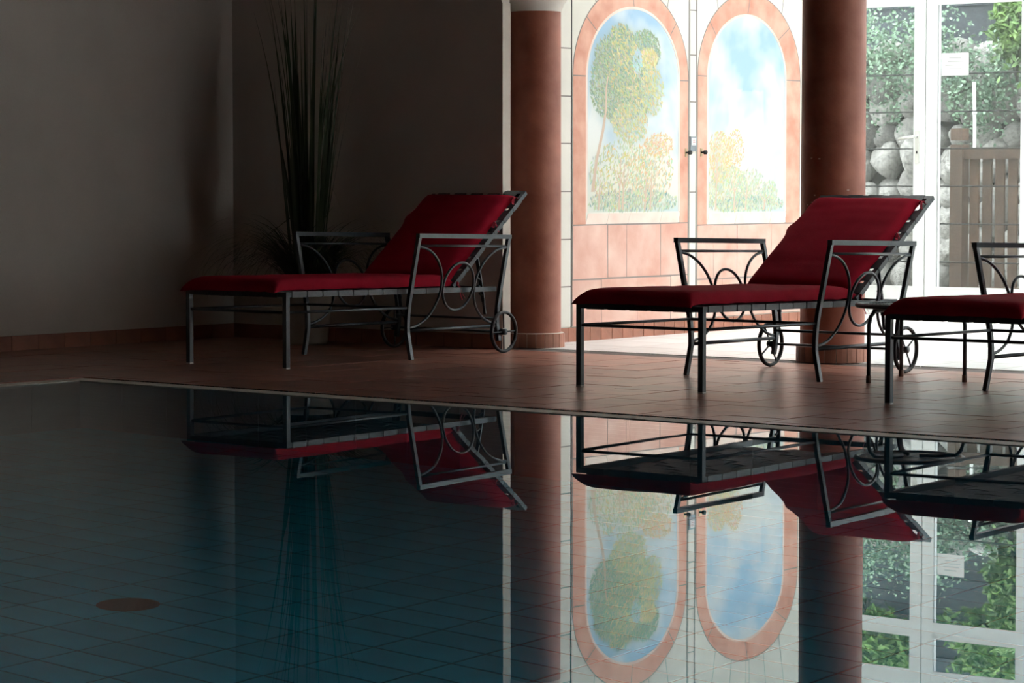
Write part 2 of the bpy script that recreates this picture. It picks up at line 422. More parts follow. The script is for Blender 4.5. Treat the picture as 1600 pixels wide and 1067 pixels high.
colB, cB = column(1300, 567.5, .168, 'thick red-brown column behind the middle lounger, in front of the glass doors')
rr = random.Random(3)
for (px, py) in ((1268, 247), (1280, 248), (1325, 297), (1273, 305), (1262, 320), (1270, 316)):
    d = ray(px, py); o_ = Vector((cB.x, cB.y)); a = d.x**2+d.y**2; b = -2*(d.x*o_.x+d.y*o_.y); c_ = o_.length_squared-.1675**2
    disc = b*b-4*a*c_
    if disc > 0:
        p = EYE + d*((-b-math.sqrt(disc))/(2*a)); n = Vector((p.x-cB.x, p.y-cB.y, 0)).normalized()
        MB().box(p - Vector((cB.x, cB.y, 0)), (rr.uniform(.006, .018), .004, rr.uniform(.003, .008)), n.cross(Vector((0,0,1))), n).build('plaster_chip', M['chip'], colB)

# ---------------------------------------------------------------- mural wall with two painted doors
mur = wbox(CU0, UM, VB+.22, 16.93*S, -.3, RC-.05)
mural = struct('wall_mural', mur, M['cream'])
def PM(v, z, off): return W(UM+off, v, z)
def mp(px, py): return on_u(px, py, UM)
def mv(px): return mp(px, 280)[0]
def mz(px, py): return mp(px, py)[1]
def slab(name, m, pts, off, th, parent, **k):
    return MB().prism([PM(v, z, off) for v, z in pts], U*th).build(name, m, parent, **k)
def rect(v0, v1, z0, z1): return [(v0, z0), (v1, z0), (v1, z1), (v0, z1)]
ZT = 2.36
base_z = SH+.004
# strips of painted blocks left of, between and right of the doors
def strip(px0, px1, joints, pxr):
    v0, v1 = mv(px0), mv(px1); zs = [base_z] + sorted(mz(pxr, y) for y in joints) + [ZT+.2]
    for a, b in zip(zs, zs[1:]):
        slab('painted_block', M['cream'], rect(v0+.003, v1-.002, a+.004, b-.004), 0, .003, mural)
        slab('painted_joint', M['pline'], rect(v0+.003, v1-.002, b-.004, b+.003), 0, .0022, mural)
strip(862, 891.5, [448, 374, 299, 224, 150, 75, -2], 884)
strip(1077, 1086.5, [447, 373, 300, 230, 159, 86, 16, -50], 1082)
slab('painted_edge', M['pline'], rect(mv(1086.4), mv(1087.4), base_z, ZT), 0, .0045, mural)
slab('painted_edge', M['pline'], rect(mv(1074.8), mv(1076), base_z, ZT), 0, .0045, mural)
slab('door_gap', M['keyhole'], rect(mv(892)-.002, mv(892.6)+.002, base_z, ZT+.2), 0, .0035, mural)
slab('painted_frieze', M['cream'], rect(mv(892.6), 16.9*S, ZT+.006, ZT+.2), 0, .006, mural)
slab('painted_joint', M['pline'], rect(mv(892.6), 16.9*S, ZT-.004, ZT+.006), 0, .0045, mural)

def lerp3(a, b, t): return tuple(x+(y-x)*t for x, y in zip(a, b))
def arch_pts(vc, a, zs, za, n=24, t0=0, t1=PI):
    return [(vc + a*math.cos(t0+(t1-t0)*k/n), zs + (za-zs)*math.sin(t0+(t1-t0)*k/n)) for k in range(n+1)]
def leaf(idx, pxL, pxR, inL, inR, outL, outR, yspring, yin, yout, ybot, pxm, dado_j1, dado_j2, sill_j, kind):
    vL, vR = mv(pxL), mv(pxR)
    d = slab('door_%d' % idx, M['cream'], rect(vL+.003, vR-.003, base_z, ZT-.006), 0, .004, None); d['kind'] = 'structure'
    il, ir, ol, orr = mv(inL), mv(inR), mv(outL), mv(outR)
    zs, zi, zo, zb = mz(pxm, yspring), mz(pxm, yin), mz(pxm, yout), mz(pxm, ybot)
    vc = (il+ir)/2; ai = (ir-il)/2; vco = (ol+orr)/2; ao = (orr-ol)/2
    off = .004; th = .0016
    # jambs
    zd = mz(pxm, 350)
    for a, b, c, e in ((ol, il, vco-ao, vc-ai), (ir, orr, vc+ai, vco+ao)):
        slab('painted_jamb', M['pstone'], rect(a, b, zd+.004, zs-.004), off, th, d)
    # voussoirs
    cuts = [0, .68, PI/2, PI-.68, PI]
    for t0, t1 in zip(cuts, cuts[1:]):
        t0 += .006; t1 -= .006
        q = arch_pts(vco, ao, zs, zo, 8, t0, t1) + arch_pts(vc, ai, zs, zi, 8, t1, t0)
        slab('painted_voussoir', M['pstone'], q, off, th, d)
    j = MB()
    for t in cuts:
        c, s_ = math.cos(t), math.sin(t)
        p0 = PM(vc+ai*c, zs+(zi-zs)*s_, off+th/2); p1 = PM(vco+ao*c, zs+(zo-zs)*s_, off+th/2); j.bar(p0, p1, .007, th*.9, U)
    q = [PM(v, z, off+th/2) for v, z in [(orr+.003, zd)] + arch_pts(vco, ao+.003, zs, zo+.003, 30) + [(ol-.003, zd)]]
    for p0, p1 in zip(q, q[1:]): j.bar(p0, p1, .006, th*.8, U)
    j.build('painted_joint', M['pline'], d)
    # inner reveal, a pale painted edge
    q = [PM(v, z, off+th/2) for v, z in [(ir-.008, zb)] + arch_pts(vc, ai-.008, zs, zi-.008, 30) + [(il+.008, zb)]]
    j = MB()
    for p0, p1 in zip(q, q[1:]): j.bar(p0, p1, .016, th*1.2, U)
    j.build('painted_reveal', M['sill'], d)
    # sill stones (slanting joints) and the two dado courses
    xs = [inL+4] + sill_j + [inR+2]
    for a, b in zip(xs, xs[1:]):
        va, vb = mv(a), mv(b); sh = .03
        slab('painted_sill_stone', M['sill'], [(va-sh+.004, zd+.004), (vb-sh-.002, zd+.004), (vb-.004, zb-.006), (va+.002, zb-.006)], off, th, d)
    rng = random.Random(idx)
    zm = mz(pxm, 433)
    for js, z0, z1, shift in ((dado_j1, zm, zd, 0), (dado_j2, base_z, zm, 0)):
        xs = [pxL+1] + js + [pxR-1]
        for k, (a, b) in enumerate(zip(xs, xs[1:])):
            va, vb = mv(a), mv(b); w1, w2 = rng.uniform(-.008, .008), rng.uniform(-.008, .008)
            slab('painted_stone', M['dado'], [(va+.003, z0+.004+w1*.3), (vb-.003, z0+.004), (vb-.003+w1*.5, z1-.004+w2*.4), (va+.003+w2*.5, z1-.004)], off, th, d)
    j = MB()
    for z in (zd, zm): j.bar(PM(vL+.006, z, off+.0005), PM(vR-.006, z, off+.0005), .011, .001, U)
    j.bar(PM((vL+vR)/2, (base_z+zd)/2-.002, off+.0001), PM((vL+vR)/2, (base_z+zd)/2+.002, off+.0001), vR-vL-.01, .0004, U)
    j.build('painted_joint', M['pline'], d)
    g = MB().prism([PM(v, z, off) for v, z in rect(vL+.004, vR-.004, base_z+.002, zd-.002)], U*.0006); g.build('painted_mortar', M['pline'], d)
    # stone joints in the field beside the arch
    j = MB()
    for k in range(3):
        t = .9+.35*k
        for sgn in (1,):
            p0 = (vco+ao*math.cos(t), zs+(zo-zs)*math.sin(t)); p1 = (p0[0]+.12*math.cos(t), ZT-.006)
            if p0[1] < ZT-.03: j.bar(PM(*p0, off+.0003), PM(*p1, off+.0003), .005, .0008, U)
            p0 = (vco-ao*math.cos(t), p0[1]); p1 = (p0[0]-.12*math.cos(t), ZT-.006)
            if p0[1] < ZT-.03: j.bar(PM(*p0, off+.0003), PM(*p1, off+.0003), .005, .0008, U)
    if j.v: j.build('painted_joint', M['pline'], d)
    painting(d, vc, ai-.012, zb, zs, zi-.012, kind, off)
    return d
def painting(parent, vc, a, zb, zs, zi, kind, off):
    R = random.Random(11+kind); H = zi-zb; Wd = 2*a
    verts, faces, cols = [], [], []
    nx, ny = 36, 90; st_ = []
    def top(s): return zs + (zi-zs)*math.sqrt(max(0, 1-(2*s-1)**2))
    def sky(s, t):
        n = noise.fractal(Vector((s*3.1+kind*7, t*4.3, 2.0)), 1.0, 2.0, 4)
        cl = max(0, min(1, .5+n*.9 - (t-.62)*1.1)) if kind == 0 else max(0, min(1, .45 + n*.8 - (t-.55)*.5 + (.35 if (.25 < s < .7 and .35 < t < .62) else 0)))
        c = lerp3((.36, .52, .68), (.76, .78, .77), cl)
        if t < .45: c = lerp3(c, (.76, .69, .52), (.45-t)*1.3)
        if t < .10: c = lerp3(c, (.48, .62, .66), (.10-t)*8*(.3+.7*s))
        return c
    for j in range(ny+1):
        for i in range(nx+1):
            s = i/nx; z = zb + (top(s)-zb)*j/ny; verts.append(PM(vc-a+Wd*s, z, off+.0004)); cols.append(sky(s, (z-zb)/H)); st_.append((s, (z-zb)/H))
    for j in range(ny):
        for i in range(nx):
            k = j*(nx+1)+i; faces.append((k, k+1, k+nx+2, k+nx+1))
    layer = [0]
    def inside(s, t): return .02 < s < .98 and .005 < t < (top(s)-zb)/H - .012
    def quad(pts, c):
        layer[0] += 1; o = off + .0008 + min(layer[0], 9000)*1.2e-7; k = len(verts)
        for s, t in pts: verts.append(PM(vc-a+Wd*s, zb+H*t, o)); cols.append(c)
        faces.append((k, k+1, k+2, k+3))
    asp = Wd/H
    def dab(s, t, L, wd, ang, c):
        if not inside(s, t): return
        dx, dy = math.cos(ang), math.sin(ang); e = lambda x, y: (s+(dx*x-dy*y), t+(dy*x+dx*y)*asp)
        quad([e(-L, 0), e(0, -wd), e(L, 0), e(0, wd)], c)
    def blob(s0, t0, rs, rt, n, cs, ang=-1.0, L=.017):
        mc = tuple(sum(c[q] for c in cs)/len(cs) for q in range(3)); am = min(.85, n/(rs*rt*38000))
        for q in range((nx+1)*(ny+1)):                      # a soft wash of the foliage colour under the dabs
            s_, t_ = st_[q]; e = math.exp(-1.1*(((s_-s0)/rs)**2+((t_-t0)/rt)**2)**1.5); cols[q] = lerp3(cols[q], mc, am*e)
        n = int(n*1.5)
        for _ in range(n):
            r = math.sqrt(R.random()); th = R.random()*2*PI
            c = R.choice(cs); c = tuple(max(0, min(1, x*R.uniform(.85, 1.12))) for x in c)
            dab(s0+rs*r*math.cos(th), t0+rt*r*math.sin(th), L*R.uniform(.6, 1.3), L*.35, ang+R.gauss(0, .5), c)
    def trunk(pts, w0, w1, c):
        n = len(pts)-1
        for k in range(n):
            (s0, t0), (s1, t1) = pts[k], pts[k+1]; a_ = w0+(w1-w0)*k/n; b_ = w0+(w1-w0)*(k+1)/n
            quad([(s0-a_, t0), (s0+a_, t0), (s1+b_, t1), (s1-b_, t1)], c)
    G = [(.28, .37, .26), (.36, .43, .30), (.43, .48, .32), (.30, .41, .36), (.48, .50, .37)]
    Yl = [(.62, .54, .26), (.56, .53, .30), (.68, .60, .38)]
    Or = [(.68, .48, .32), (.72, .56, .40), (.66, .52, .28)]
    Pg = [(.48, .54, .38), (.56, .58, .42), (.44, .53, .44)]
    br = (.62, .48, .38)
    if kind == 0:
        blob(.38, .18, .36, .17, 500, Yl+Pg, 1.2); blob(.70, .20, .24, .16, 300, Or+Pg, 1.2); blob(.78, .33, .16, .06, 120, Or, .4)
        blob(.5, .05, .5, .06, 420, Pg+G[3:], 1.3)
        trunk([(.06, .10), (.10, .25), (.17, .40), (.20, .50), (.20, .60)], .016, .010, br)
        for s0, h in ((.12, .16), (.34, .26), (.38, .24), (.62, .18), (.68, .2)):
            trunk([(s0, .01), (s0+.01, h*.5), (s0+.02, h)], .010, .004, br)
            trunk([(s0+.01, h*.5), (s0+.07, h*.9)], .006, .003, br); trunk([(s0+.01, h*.45), (s0-.06, h*.85)], .006, .003, br)
        for s0, t0, rs, rt, n, cs in ((.20, .62, .17, .16, 520, G), (.36, .55, .22, .13, 520, G), (.24, .76, .16, .10, 380, G), (.44, .68, .24, .12, 560, G+Yl[:1]),
                                      (.62, .80, .17, .10, 420, G[:4]), (.40, .80, .14, .10, 320, G+Yl), (.36, .86, .12, .06, 220, G+Yl[:1]), (.58, .62, .16, .14, 320, G+Yl),
                                      (.70, .60, .13, .12, 200, Yl+Pg), (.66, .76, .10, .05, 140, Yl), (.46, .44, .2, .10, 300, Pg+Yl), (.54, .74, .05, .06, 60, [(.46, .60, .62)])):
            blob(s0, t0, rs, rt, n, cs)
        trunk([(.17, .40), (.20, .50), (.20, .60), (.22, .66)], .010, .006, br)
    else:
        blob(.14, .28, .16, .13, 330, Or+Yl, 1.2); blob(.34, .32, .12, .10, 130, Or, .9); blob(.26, .12, .26, .12, 380, Pg+Yl[1:], 1.3)
        blob(.55, .12, .2, .10, 220, Pg, 1.3); blob(.5, .04, .5, .045, 380, Pg+G[3:], 1.3); blob(.80, .10, .1, .06, 90, Pg, 1.3)
        for s0, h in ((.10, .30), (.33, .2), (.48, .14), (.72, .10)):
            trunk([(s0, .01), (s0+.012, h*.5), (s0+.02, h)], .010, .004, br)
            trunk([(s0+.012, h*.5), (s0+.08, h*.85)], .006, .003, br); trunk([(s0+.01, h*.5), (s0-.04, h*.85)], .006, .003, br)
    me = D.meshes.new('landscape_painting'); me.from_pydata([tuple(p) for p in verts], [], faces)
    at = me.color_attributes.new('paint', 'FLOAT_COLOR', 'POINT')
    at.data.foreach_set('color', [x for c in cols for x in (*c, 1)])
    me.materials.append(M['paint']); me.update()
    o = link('landscape_painting', me, parent)
    o['label'] = 'painted view of tall green trees under a blue sky' if kind == 0 else 'painted view of pale sky over low orange and green trees'
dA = leaf(1, 892.6, 1074.8, 914, 1061, 894.5, 1073.5, 122, 10, -22, 331, 985, [949, 978, 1031], [939, 995, 1047], [951, 984, 1034], 0)
dB = leaf(2, 1087.4, 1255, 1103, 1227, 1089, 1248, 122, 22, -10, 331, 1165, [1114, 1151, 1205], [1128, 1176, 1220], [1151, 1205], 1)
def knob(px, py, parent):
    v, z = mp(px, py); k = MB()
    c = PM(v, z, .006)
    k.box(c, (.004, .022, .05), U, V); k.build('door_plate', M['brass'], parent)
    k = MB(); k.tube([PM(v, z, .006), PM(v, z, .03)], .006, 10); k.tube([PM(v, z, .028), PM(v, z, .034), PM(v, z, .045)], .013, 12); k.build('door_knob', M['keyhole'], parent)
knob(1070.5, 238.5, dA); knob(1094.5, 238, dB)
v0_, z0_ = mp(1077, 236); v1_, z1_ = mp(1086.5, 213.5)
lk = thing('lock_plate', 'small grey plate with a white label between the two painted doors', 'plate', W(UM+.004, (v0_+v1_)/2, z0_))
hh = z1_-z0_; ww = abs(v1_-v0_)
MB().box((0,0,hh/2), (.012, ww, hh), U, V).build('plate', M['steel'], lk)
MB().box(U*.007+Vector((0,0,hh*.66)), (.003, ww*.66, hh*.52), U, V).build('label_panel', M['paper'], lk)
for k in range(4): MB().box(U*.009+Vector((0,0,hh*(.47+.12*k)))+V*(.002*(k % 2)), (.001, ww*.4, hh*.035), U, V).build('print_line', M['redink' if k in (1, 2) else 'ink'], lk)

# ---------------------------------------------------------------- window wall: glazed door leaves
def wu(px): return on_v(px, 280, VW)[0]
def wz(px, py): return on_v(px, py, VW)[1]
seam = wu(1449); step = wu(1617)-wu(1449)
zb_, zt_ = wz(1510, 451.5), wz(1510, 3.5); zu0, zu1 = zt_+.088, zt_+.088+.26
st = wu(1465)-wu(1449)               # stile width
ZW = RC+.0
n = 0
for k in range(-3, 16):
    u0 = seam + k*step; u1 = u0+step
    if u1 > CU1+.1: break
    n += 1
    fr = MB(); T = .07
    fr.box(W(u0+.002+st/2, VW, ZW/2), (st-.004, T, ZW), U, V); fr.box(W(u1-.002-st/2, VW, ZW/2), (st-.004, T, ZW), U, V)
    for a, b in ((0, zb_), (zt_, zu0), (zu1, ZW)): fr.box(W((u0+u1)/2, VW, (a+b)/2), (step-2*st, T-.004, b-a), U, V)
    wn = struct('window_%d' % n, fr, M['white'])
    wbox(u0+st, u1-st, VW-.003, VW+.003, zb_, zt_).build('pane', M['glass'], wn)
    wbox(u0+st, u1-st, VW-.003, VW+.003, zu0, zu1).build('upper_pane', M['glass'], wn)
    bd = MB()
    for (a, b, c, e) in ((zb_, zt_, u0+st, u1-st), (zu0, zu1, u0+st, u1-st)):
        for uu in (c+.006, e-.006): bd.box(W(uu, VW-.03, (a+b)/2), (.012, .012, b-a), U, V)
        for zz in (a+.006, b-.006): bd.box(W((c+e)/2, VW-.03, zz), (e-c, .012, .012), U, V)
    bd.build('glazing_bead', M['white'], wn)
    if k == -1:
        uh = wu(1437); z0 = wz(1437, 255); z1 = wz(1437, 205)
        MB().box(W(uh, VW-.04, (z0+z1)/2), (.032, .008, z1-z0), U, V).build('handle_plate', M['chrome'], wn)
        zl = wz(1437, 214); h = MB(); h.tube([W(uh, VW-.04, zl), W(uh, VW-.09, zl)], .009, 10)
        h.tube([W(uh, VW-.09, zl), W(uh-.05, VW-.092, zl-.004), W(uh-.125, VW-.085, zl-.014)], .011, 10); h.build('door_handle', M['chrome'], wn)
        MB().box(W(uh, VW-.046, wz(1437, 238)), (.008, .004, .02), U, V).build('keyhole', M['keyhole'], wn)
    if k == 0:
        ua, za = on_v(1471, 118.5, VW-.008); ub, zb2 = on_v(1513.5, 82, VW-.008)
        sg = MB().box((0,0,0), (ub-ua, .002, zb2-za), U, V).build('paper_notice', M['paper'])
        sg.location = W((ua+ub)/2, VW-.006, (za+zb2)/2); tag(sg, 'white paper notice stuck on the right glass door', 'notice')
        tx = MB()
        for q in range(4): tx.box(V*-.0015+Vector((0,0,(zb2-za)*(.28-.16*q)))+U*(.004*(q % 2)), ((ub-ua)*(.45+.14*((q*7) % 3)), .0006, .006), U, V)
        tx.build('print_lines', M['ink'], sg)
# ---------------------------------------------------------------- loungers
def sh(y, z): return z*(1-.035*y)
def xside(z):                         # sideways profile of the flared arm frames
    pts = [(0, .380), (.06, .368), (.15, .352), (.22, .352), (.30, .362), (.385, .378), (.68, .437)]
    for (z0, x0), (z1, x1) in zip(pts, pts[1:]):
        if z <= z1: return x0+(x1-x0)*(z-z0)/(z1-z0)
    return pts[-1][1]
def P3(s, y, z, dx=0): return Vector((s*(xside(z)+dx), y, sh(y, z)))
YF, YR, YH = .935, 1.695, 1.35
def pillow(wd, ln, th, seed, ny=46, nx=22, px=14, py=30):
    vs, fs = [], []; R = Vector((seed*3.7, 1.3, 2.9))
    def h(sx, sy):
        e = max(0, (1-abs(sx)**px))*max(0, (1-abs(sy)**py)); return e**.42
    for side in (1, 0):
        for j in range(ny+1):
            for i in range(nx+1):
                sx = math.sin((i/nx-.5)*PI*.999); sy = math.copysign(1-(1-abs(2*j/ny-1))**1.5, 2*j/ny-1)
                x, y = sx*wd/2, (sy+1)/2*ln
                q = noise.noise(Vector((x*7, y*5, 0))+R)*.004 + noise.noise(Vector((x*3, y*22, 4))+R)*.002
                z = (th*h(sx, sy) + q*h(sx, sy)) if side else -.004*h(sx, sy)
                ed = max(abs(sx)**30, abs(sy)**60); ear = abs(sx)**8*abs(sy)**26
                x += math.copysign(.014*ear, sx); y += math.copysign(.024*ear, sy)
                x += noise.noise(Vector((y*9, sx, 1))+R)*.006*ed; y += noise.noise(Vector((x*9, sy, 5))+R)*.006*ed
                vs.append((x, y, z + .006*ed*noise.noise(Vector((x*14, y*14, 8))+R)))
    N = (nx+1)*(ny+1)
    for s_ in (0, 1):
        for j in range(ny):
            for i in range(nx):
                k = s_*N + j*(nx+1)+i; f_ = (k, k+1, k+nx+2, k+nx+1); fs.append(f_ if s_ == 0 else f_[::-1])
    def seam(a, b): fs.append((a, N+a, N+b, b))
    for i in range(nx): seam(i, i+1); seam(ny*(nx+1)+i+1, ny*(nx+1)+i)
    for j in range(ny): seam((j+1)*(nx+1), j*(nx+1)); seam(j*(nx+1)+nx, (j+1)*(nx+1)+nx)
    return vs, fs
def lounger(root, label, ang, LB, seed):
    I, ST = M['iron'], M['strap']
    t = thing('sun_lounger', label, 'lounger', root, ANG, 'loungers along the pool')
    # foot legs
    for s in (-1, 1):
        lg = MB().box((s*.337, .013, .1915), (.026, .026, .383)).build('leg', I, t)
        MB().box((s*.337, .013, .003), (.027, .027, .006)).build('foot_cap', M['glide'], lg)
    # seat frame
    for s in (-1, 1):
        MB().bar((s*.337, .0, .3725), (s*.337, YR, sh(YR, .3725)), .025, .025).build('side_rail', I, t)
    MB().bar((-.35, .013, .3725), (.35, .013, .3725), .0245, .0245).build('foot_rail', I, t)
    MB().bar((-.33, YR-.013, sh(YR, .3725)), (.33, YR-.013, sh(YR, .3725)), .025, .025).build('head_rail', I, t)
    MB().tube([(-.33, .013, .283), (.33, .013, .283)], .007).build('stretcher', I, t)
    for s in (-1, 1):
        MB().tube([(s*.34, .02, .283), (s*.357, YF, sh(YF, .283))], .007).build('stretcher', I, t)
    MB().tube([(-.355, YF, sh(YF, .283)), (.355, YF, sh(YF, .283))], .007).build('stretcher', I, t)
    MB().tube([(-.352, YR-.02, sh(YR, .20)), (.352, YR-.02, sh(YR, .20))], .007).build('stretcher', I, t)
    # arm frames
    AZ = .678
    prof = [(-.010, -.011), (.010, -.011), (.010, .011), (-.010, .011)]
    for s in (-1, 1):
        zsq = [0, .05, .10, .15, .20, .25, .30, .36, .42, .55, AZ]
        MB().sweep([P3(s, YF, z) for z in zsq], prof, smooth=False, up=Vector((0,1,0))).build('leg', I, t)
        zsr = [.07, .12, .16, .20, .25, .30, .36, .42, .55, AZ]
        MB().sweep([P3(s, YR, z) for z in zsr], prof, smooth=False, up=Vector((0,1,0))).build('leg', I, t)
        MB().bar(P3(s, YF-.011, AZ-.001), P3(s, YR+.011, AZ-.001), .026, .024).build('armrest', I, t)
        MB().tube([P3(s, YF, AZ-.055), P3(s, YR, AZ-.055)], .0065).build('arm_bar', I, t)
        ZC, RA = .395, .222
        def arc(yc, d, rad_y, rad_z, a0, a1, n=26):
            return [P3(s, yc+d*rad_y*math.cos(a0+(a1-a0)*k/n), ZC+rad_z*math.sin(a0+(a1-a0)*k/n), .002) for k in range(n+1)]
        MB().tube(arc(YF, 1, .246, RA, PI/2, -PI/2), .0072).build('scroll_arc', I, t)
        MB().tube(arc(YR, -1, .232, RA, PI/2, -PI/2), .0072).build('scroll_arc', I, t)
        yc = (YF+.246+YR-.232)/2
        MB().tube([P3(s, yc+.128*math.cos(2*PI*k/40), ZC+.134*math.sin(2*PI*k/40), .004) for k in range(40)], .0072, closed=True).build('scroll_ring', I, t)
        MB().tube([P3(s, YF, .158), P3(s, YR-.02, .158)], .009).build('lower_rail', I, t)
        # wheel on the axle outside the rear leg
        wx, wy, wz_ = s*.392, YR+.012, .1165
        whl = MB().sweep([(wx, wy+.107*math.cos(2*PI*k/48), wz_+.107*math.sin(2*PI*k/48)) for k in range(48)], [(.009*math.cos(2*PI*q/8), .011*math.sin(2*PI*q/8)) for q in range(8)], True).build('wheel', M['rubber'], t)
        a0 = .02 if seed == 1 else .55
        for q in range(4):
            a = a0+q*PI/2; MB().tube([(wx, wy+.02*math.cos(a), wz_+.02*math.sin(a)), (wx, wy+.10*math.cos(a), wz_+.10*math.sin(a))], .0045, 6).build('spoke', I, whl)
        MB().tube([(wx-s*.022, wy, wz_), (wx+s*.014, wy, wz_)], .017, 14).build('hub', I, whl)
    MB().tube([(-.39, YR+.012, .1165), (.39, YR+.012, .1165)], .0065).build('axle', I, t)
    # seat webbing: bands across wrap the side rails, bands along wrap the foot rail; they weave
    ys = [.095+.117*i for i in range(11)]; xs = [-.24+.12*i for i in range(5)]
    zt = lambda y: sh(y, .386)
    for i, y in enumerate(ys):
        w2 = .054; zb_, zc = sh(y, .3585), zt(y)+.0015
        path = [(-.322, zb_), (-.353, zb_), (-.3535, zc), (-.318, zc)]
        for k, x in enumerate(xs): path.append((x, zc-.005 + (.006 if (i+k) % 2 else -.006)))
        path += [(.318, zc), (.3535, zc), (.353, zb_), (.322, zb_)]
        vs = [(x, y+q, z-.035*q*.38) for x, z in path for q in (-w2, w2)]; n = len(path)
        o = MB().add(vs, [(2*a, 2*a+1, 2*a+3, 2*a+2) for a in range(n-1)]).build('strap', ST, t); o.modifiers.new('thick', 'SOLIDIFY').thickness = .003
    for k, x in enumerate(xs):
        path = [(.03, .358), (-.002, .358), (-.002, .388), (.03, .388)]
        for i, y in enumerate(ys): path.append((y, zt(y)-.0035 + (-.006 if (i+k) % 2 else .006)))
        path.append((YH-.02, zt(YH)))
        vs = [(x+q, y, z) for y, z in path for q in (-.050, .050)]; n = len(path)
        o = MB().add(vs, [(2*a, 2*a+1, 2*a+3, 2*a+2) for a in range(n-1)]).build('strap', ST, t); o.modifiers.new('thick', 'SOLIDIFY').thickness = .003
    # seat mattress
    vs, fs = pillow(.63, YH+.045, .060, seed)
    vs = [(x-.004, y-.038, sh(y, .396)+z - (.010*max(0, 1-(y/.10))**2 if y < .10 else 0)) for x, y, z in vs]
    MB().add(vs, fs, True).build('seat_cushion', M['cushion'], t)
    # backrest, hinged on the side rails
    bt = Vector((0, math.cos(ang), math.sin(ang))); bn = Vector((0, -math.sin(ang), math.cos(ang))); X = Vector((1,0,0)); H0 = Vector((0, YH, sh(YH, .392)))
    def B(x, q, nn=0): return H0 + X*x + bt*q + bn*nn
    bf = MB()
    for s in (-1, 1): bf.bar(B(s*.317, 0), B(s*.317, LB), .024, .022, bn)
    bf.bar(B(-.33, LB-.012), B(.33, LB-.012), .024, .022, bn); bf.bar(B(-.32, .02), B(.32, .02), .018, .018, bn)
    br = bf.build('back_frame', I, t)
    nb = 7
    for i in range(nb):
        q = .075+.105*i; path = [(-.305, -.013), (-.331, -.013), (-.331, .013), (-.30, .013)] + [(x, .009+(.004 if (i+k) % 2 else -.004)) for k, x in enumerate(xs)] + [(.30, .013), (.331, .013), (.331, -.013), (.305, -.013)]
        vs = [B(x, q+e, z) for x, z in path for e in (-.042, .042)]
        o = MB().add(vs, [(2*a, 2*a+1, 2*a+3, 2*a+2) for a in range(len(path)-1)]).build('strap', ST, br); o.modifiers.new('thick', 'SOLIDIFY').thickness = .003
    for k, x in enumerate(xs):
        path = [(.03, .012)] + [(.075+.105*i, .009+(-.004 if (i+k) % 2 else .004)) for i in range(nb)] + [(LB-.03, .013), (LB+.002, .013), (LB+.002, -.013), (LB-.03, -.013)]
        vs = [B(x+e, q, z) for q, z in path for e in (-.042, .042)]
        o = MB().add(vs, [(2*a, 2*a+1, 2*a+3, 2*a+2) for a in range(len(path)-1)]).build('strap', ST, br); o.modifiers.new('thick', 'SOLIDIFY').thickness = .003
    # notched prop brackets under the backrest and the cross rod they rest on
    for s in (-1, 1):
        p0 = B(s*.30, .30, -.012); p1 = Vector((s*.30, YR-.05, sh(YR, .30)))
        p0 = Vector((s*.29, p0.y, p0.z)); 
        pb = MB().bar(p0, p0 + (p1-p0)*1.0, .008, .022, Vector((1,0,0)))
        d = (p1-p0)
        for q in (.55, .72, .88): pb.bar(p0+d*q, p0+d*q+Vector((0, -.03, .012)), .008, .010, Vector((1,0,0)))
        pb.bar(p1, p1+Vector((0, .012, -.07)), .008, .016, Vector((1,0,0)))
        pb.build('prop_bracket', I, t)
    # back cushion
    vs, fs = pillow(.60, LB-.098, .060, seed+5, py=20)
    def bulge(x, q, z):                  # the far edge bows a little where the tie pulls it
        e = math.exp(-((q-.50)/.05)**2)*.022 if x < -.28 else 0
        return B(x-.006-e, q+.012, z+.018)
    MB().add([bulge(*p) for p in vs], fs, True).build('back_cushion', M['cushion'], t)
    # ribbon ties at the near edge and hinge
    R = random.Random(seed)
    def tie(p, d1, d2, nm='ribbon_tie'):
        tb = MB(); p = Vector(p)
        tb.tube([p+Vector((0,0,-.008)), p+Vector((.004,.004,.004)), p+Vector((0,0,.010))], .009, 8)
        for d in (d1, d2):
            d = Vector(d); path = [p, p+d*.35+Vector((.006,0,.012)), p+d*.7, p+d]
            tb.sweep(path, [(-.007,-.0008), (.007,-.0008), (.007,.0008), (-.007,.0008)], smooth=False)
        tb.build(nm, M['ribbon'], t)
    tie(B(.308, LB-.10, .035), (.016, .04, -.005), (.02, -.02, -.03))
    tie(B(.308, .50, .030), (.025, .015, -.045), (.02, -.03, -.02))
    tie((.325, YH+.03, sh(YH, .405)), (.028, .015, -.085), (.034, .03, -.075))
    return t
r1, r2, r3 = (Vector((x, y, 0))*S for x, y in ((-1.479, 15.04), (.60, 13.346), (1.949, 12.273)))
lounger(r1, 'red cushioned lounger standing alone before the dark wall and potted grass', math.radians(38.0), .815, 1)
lounger(r2, 'red cushioned iron lounger whose raised back stands before the thick column', math.radians(33.4), .88, 2)
lounger(r3, 'red cushioned lounger partly out of the picture beside the small round table', math.radians(36), .83, 3)

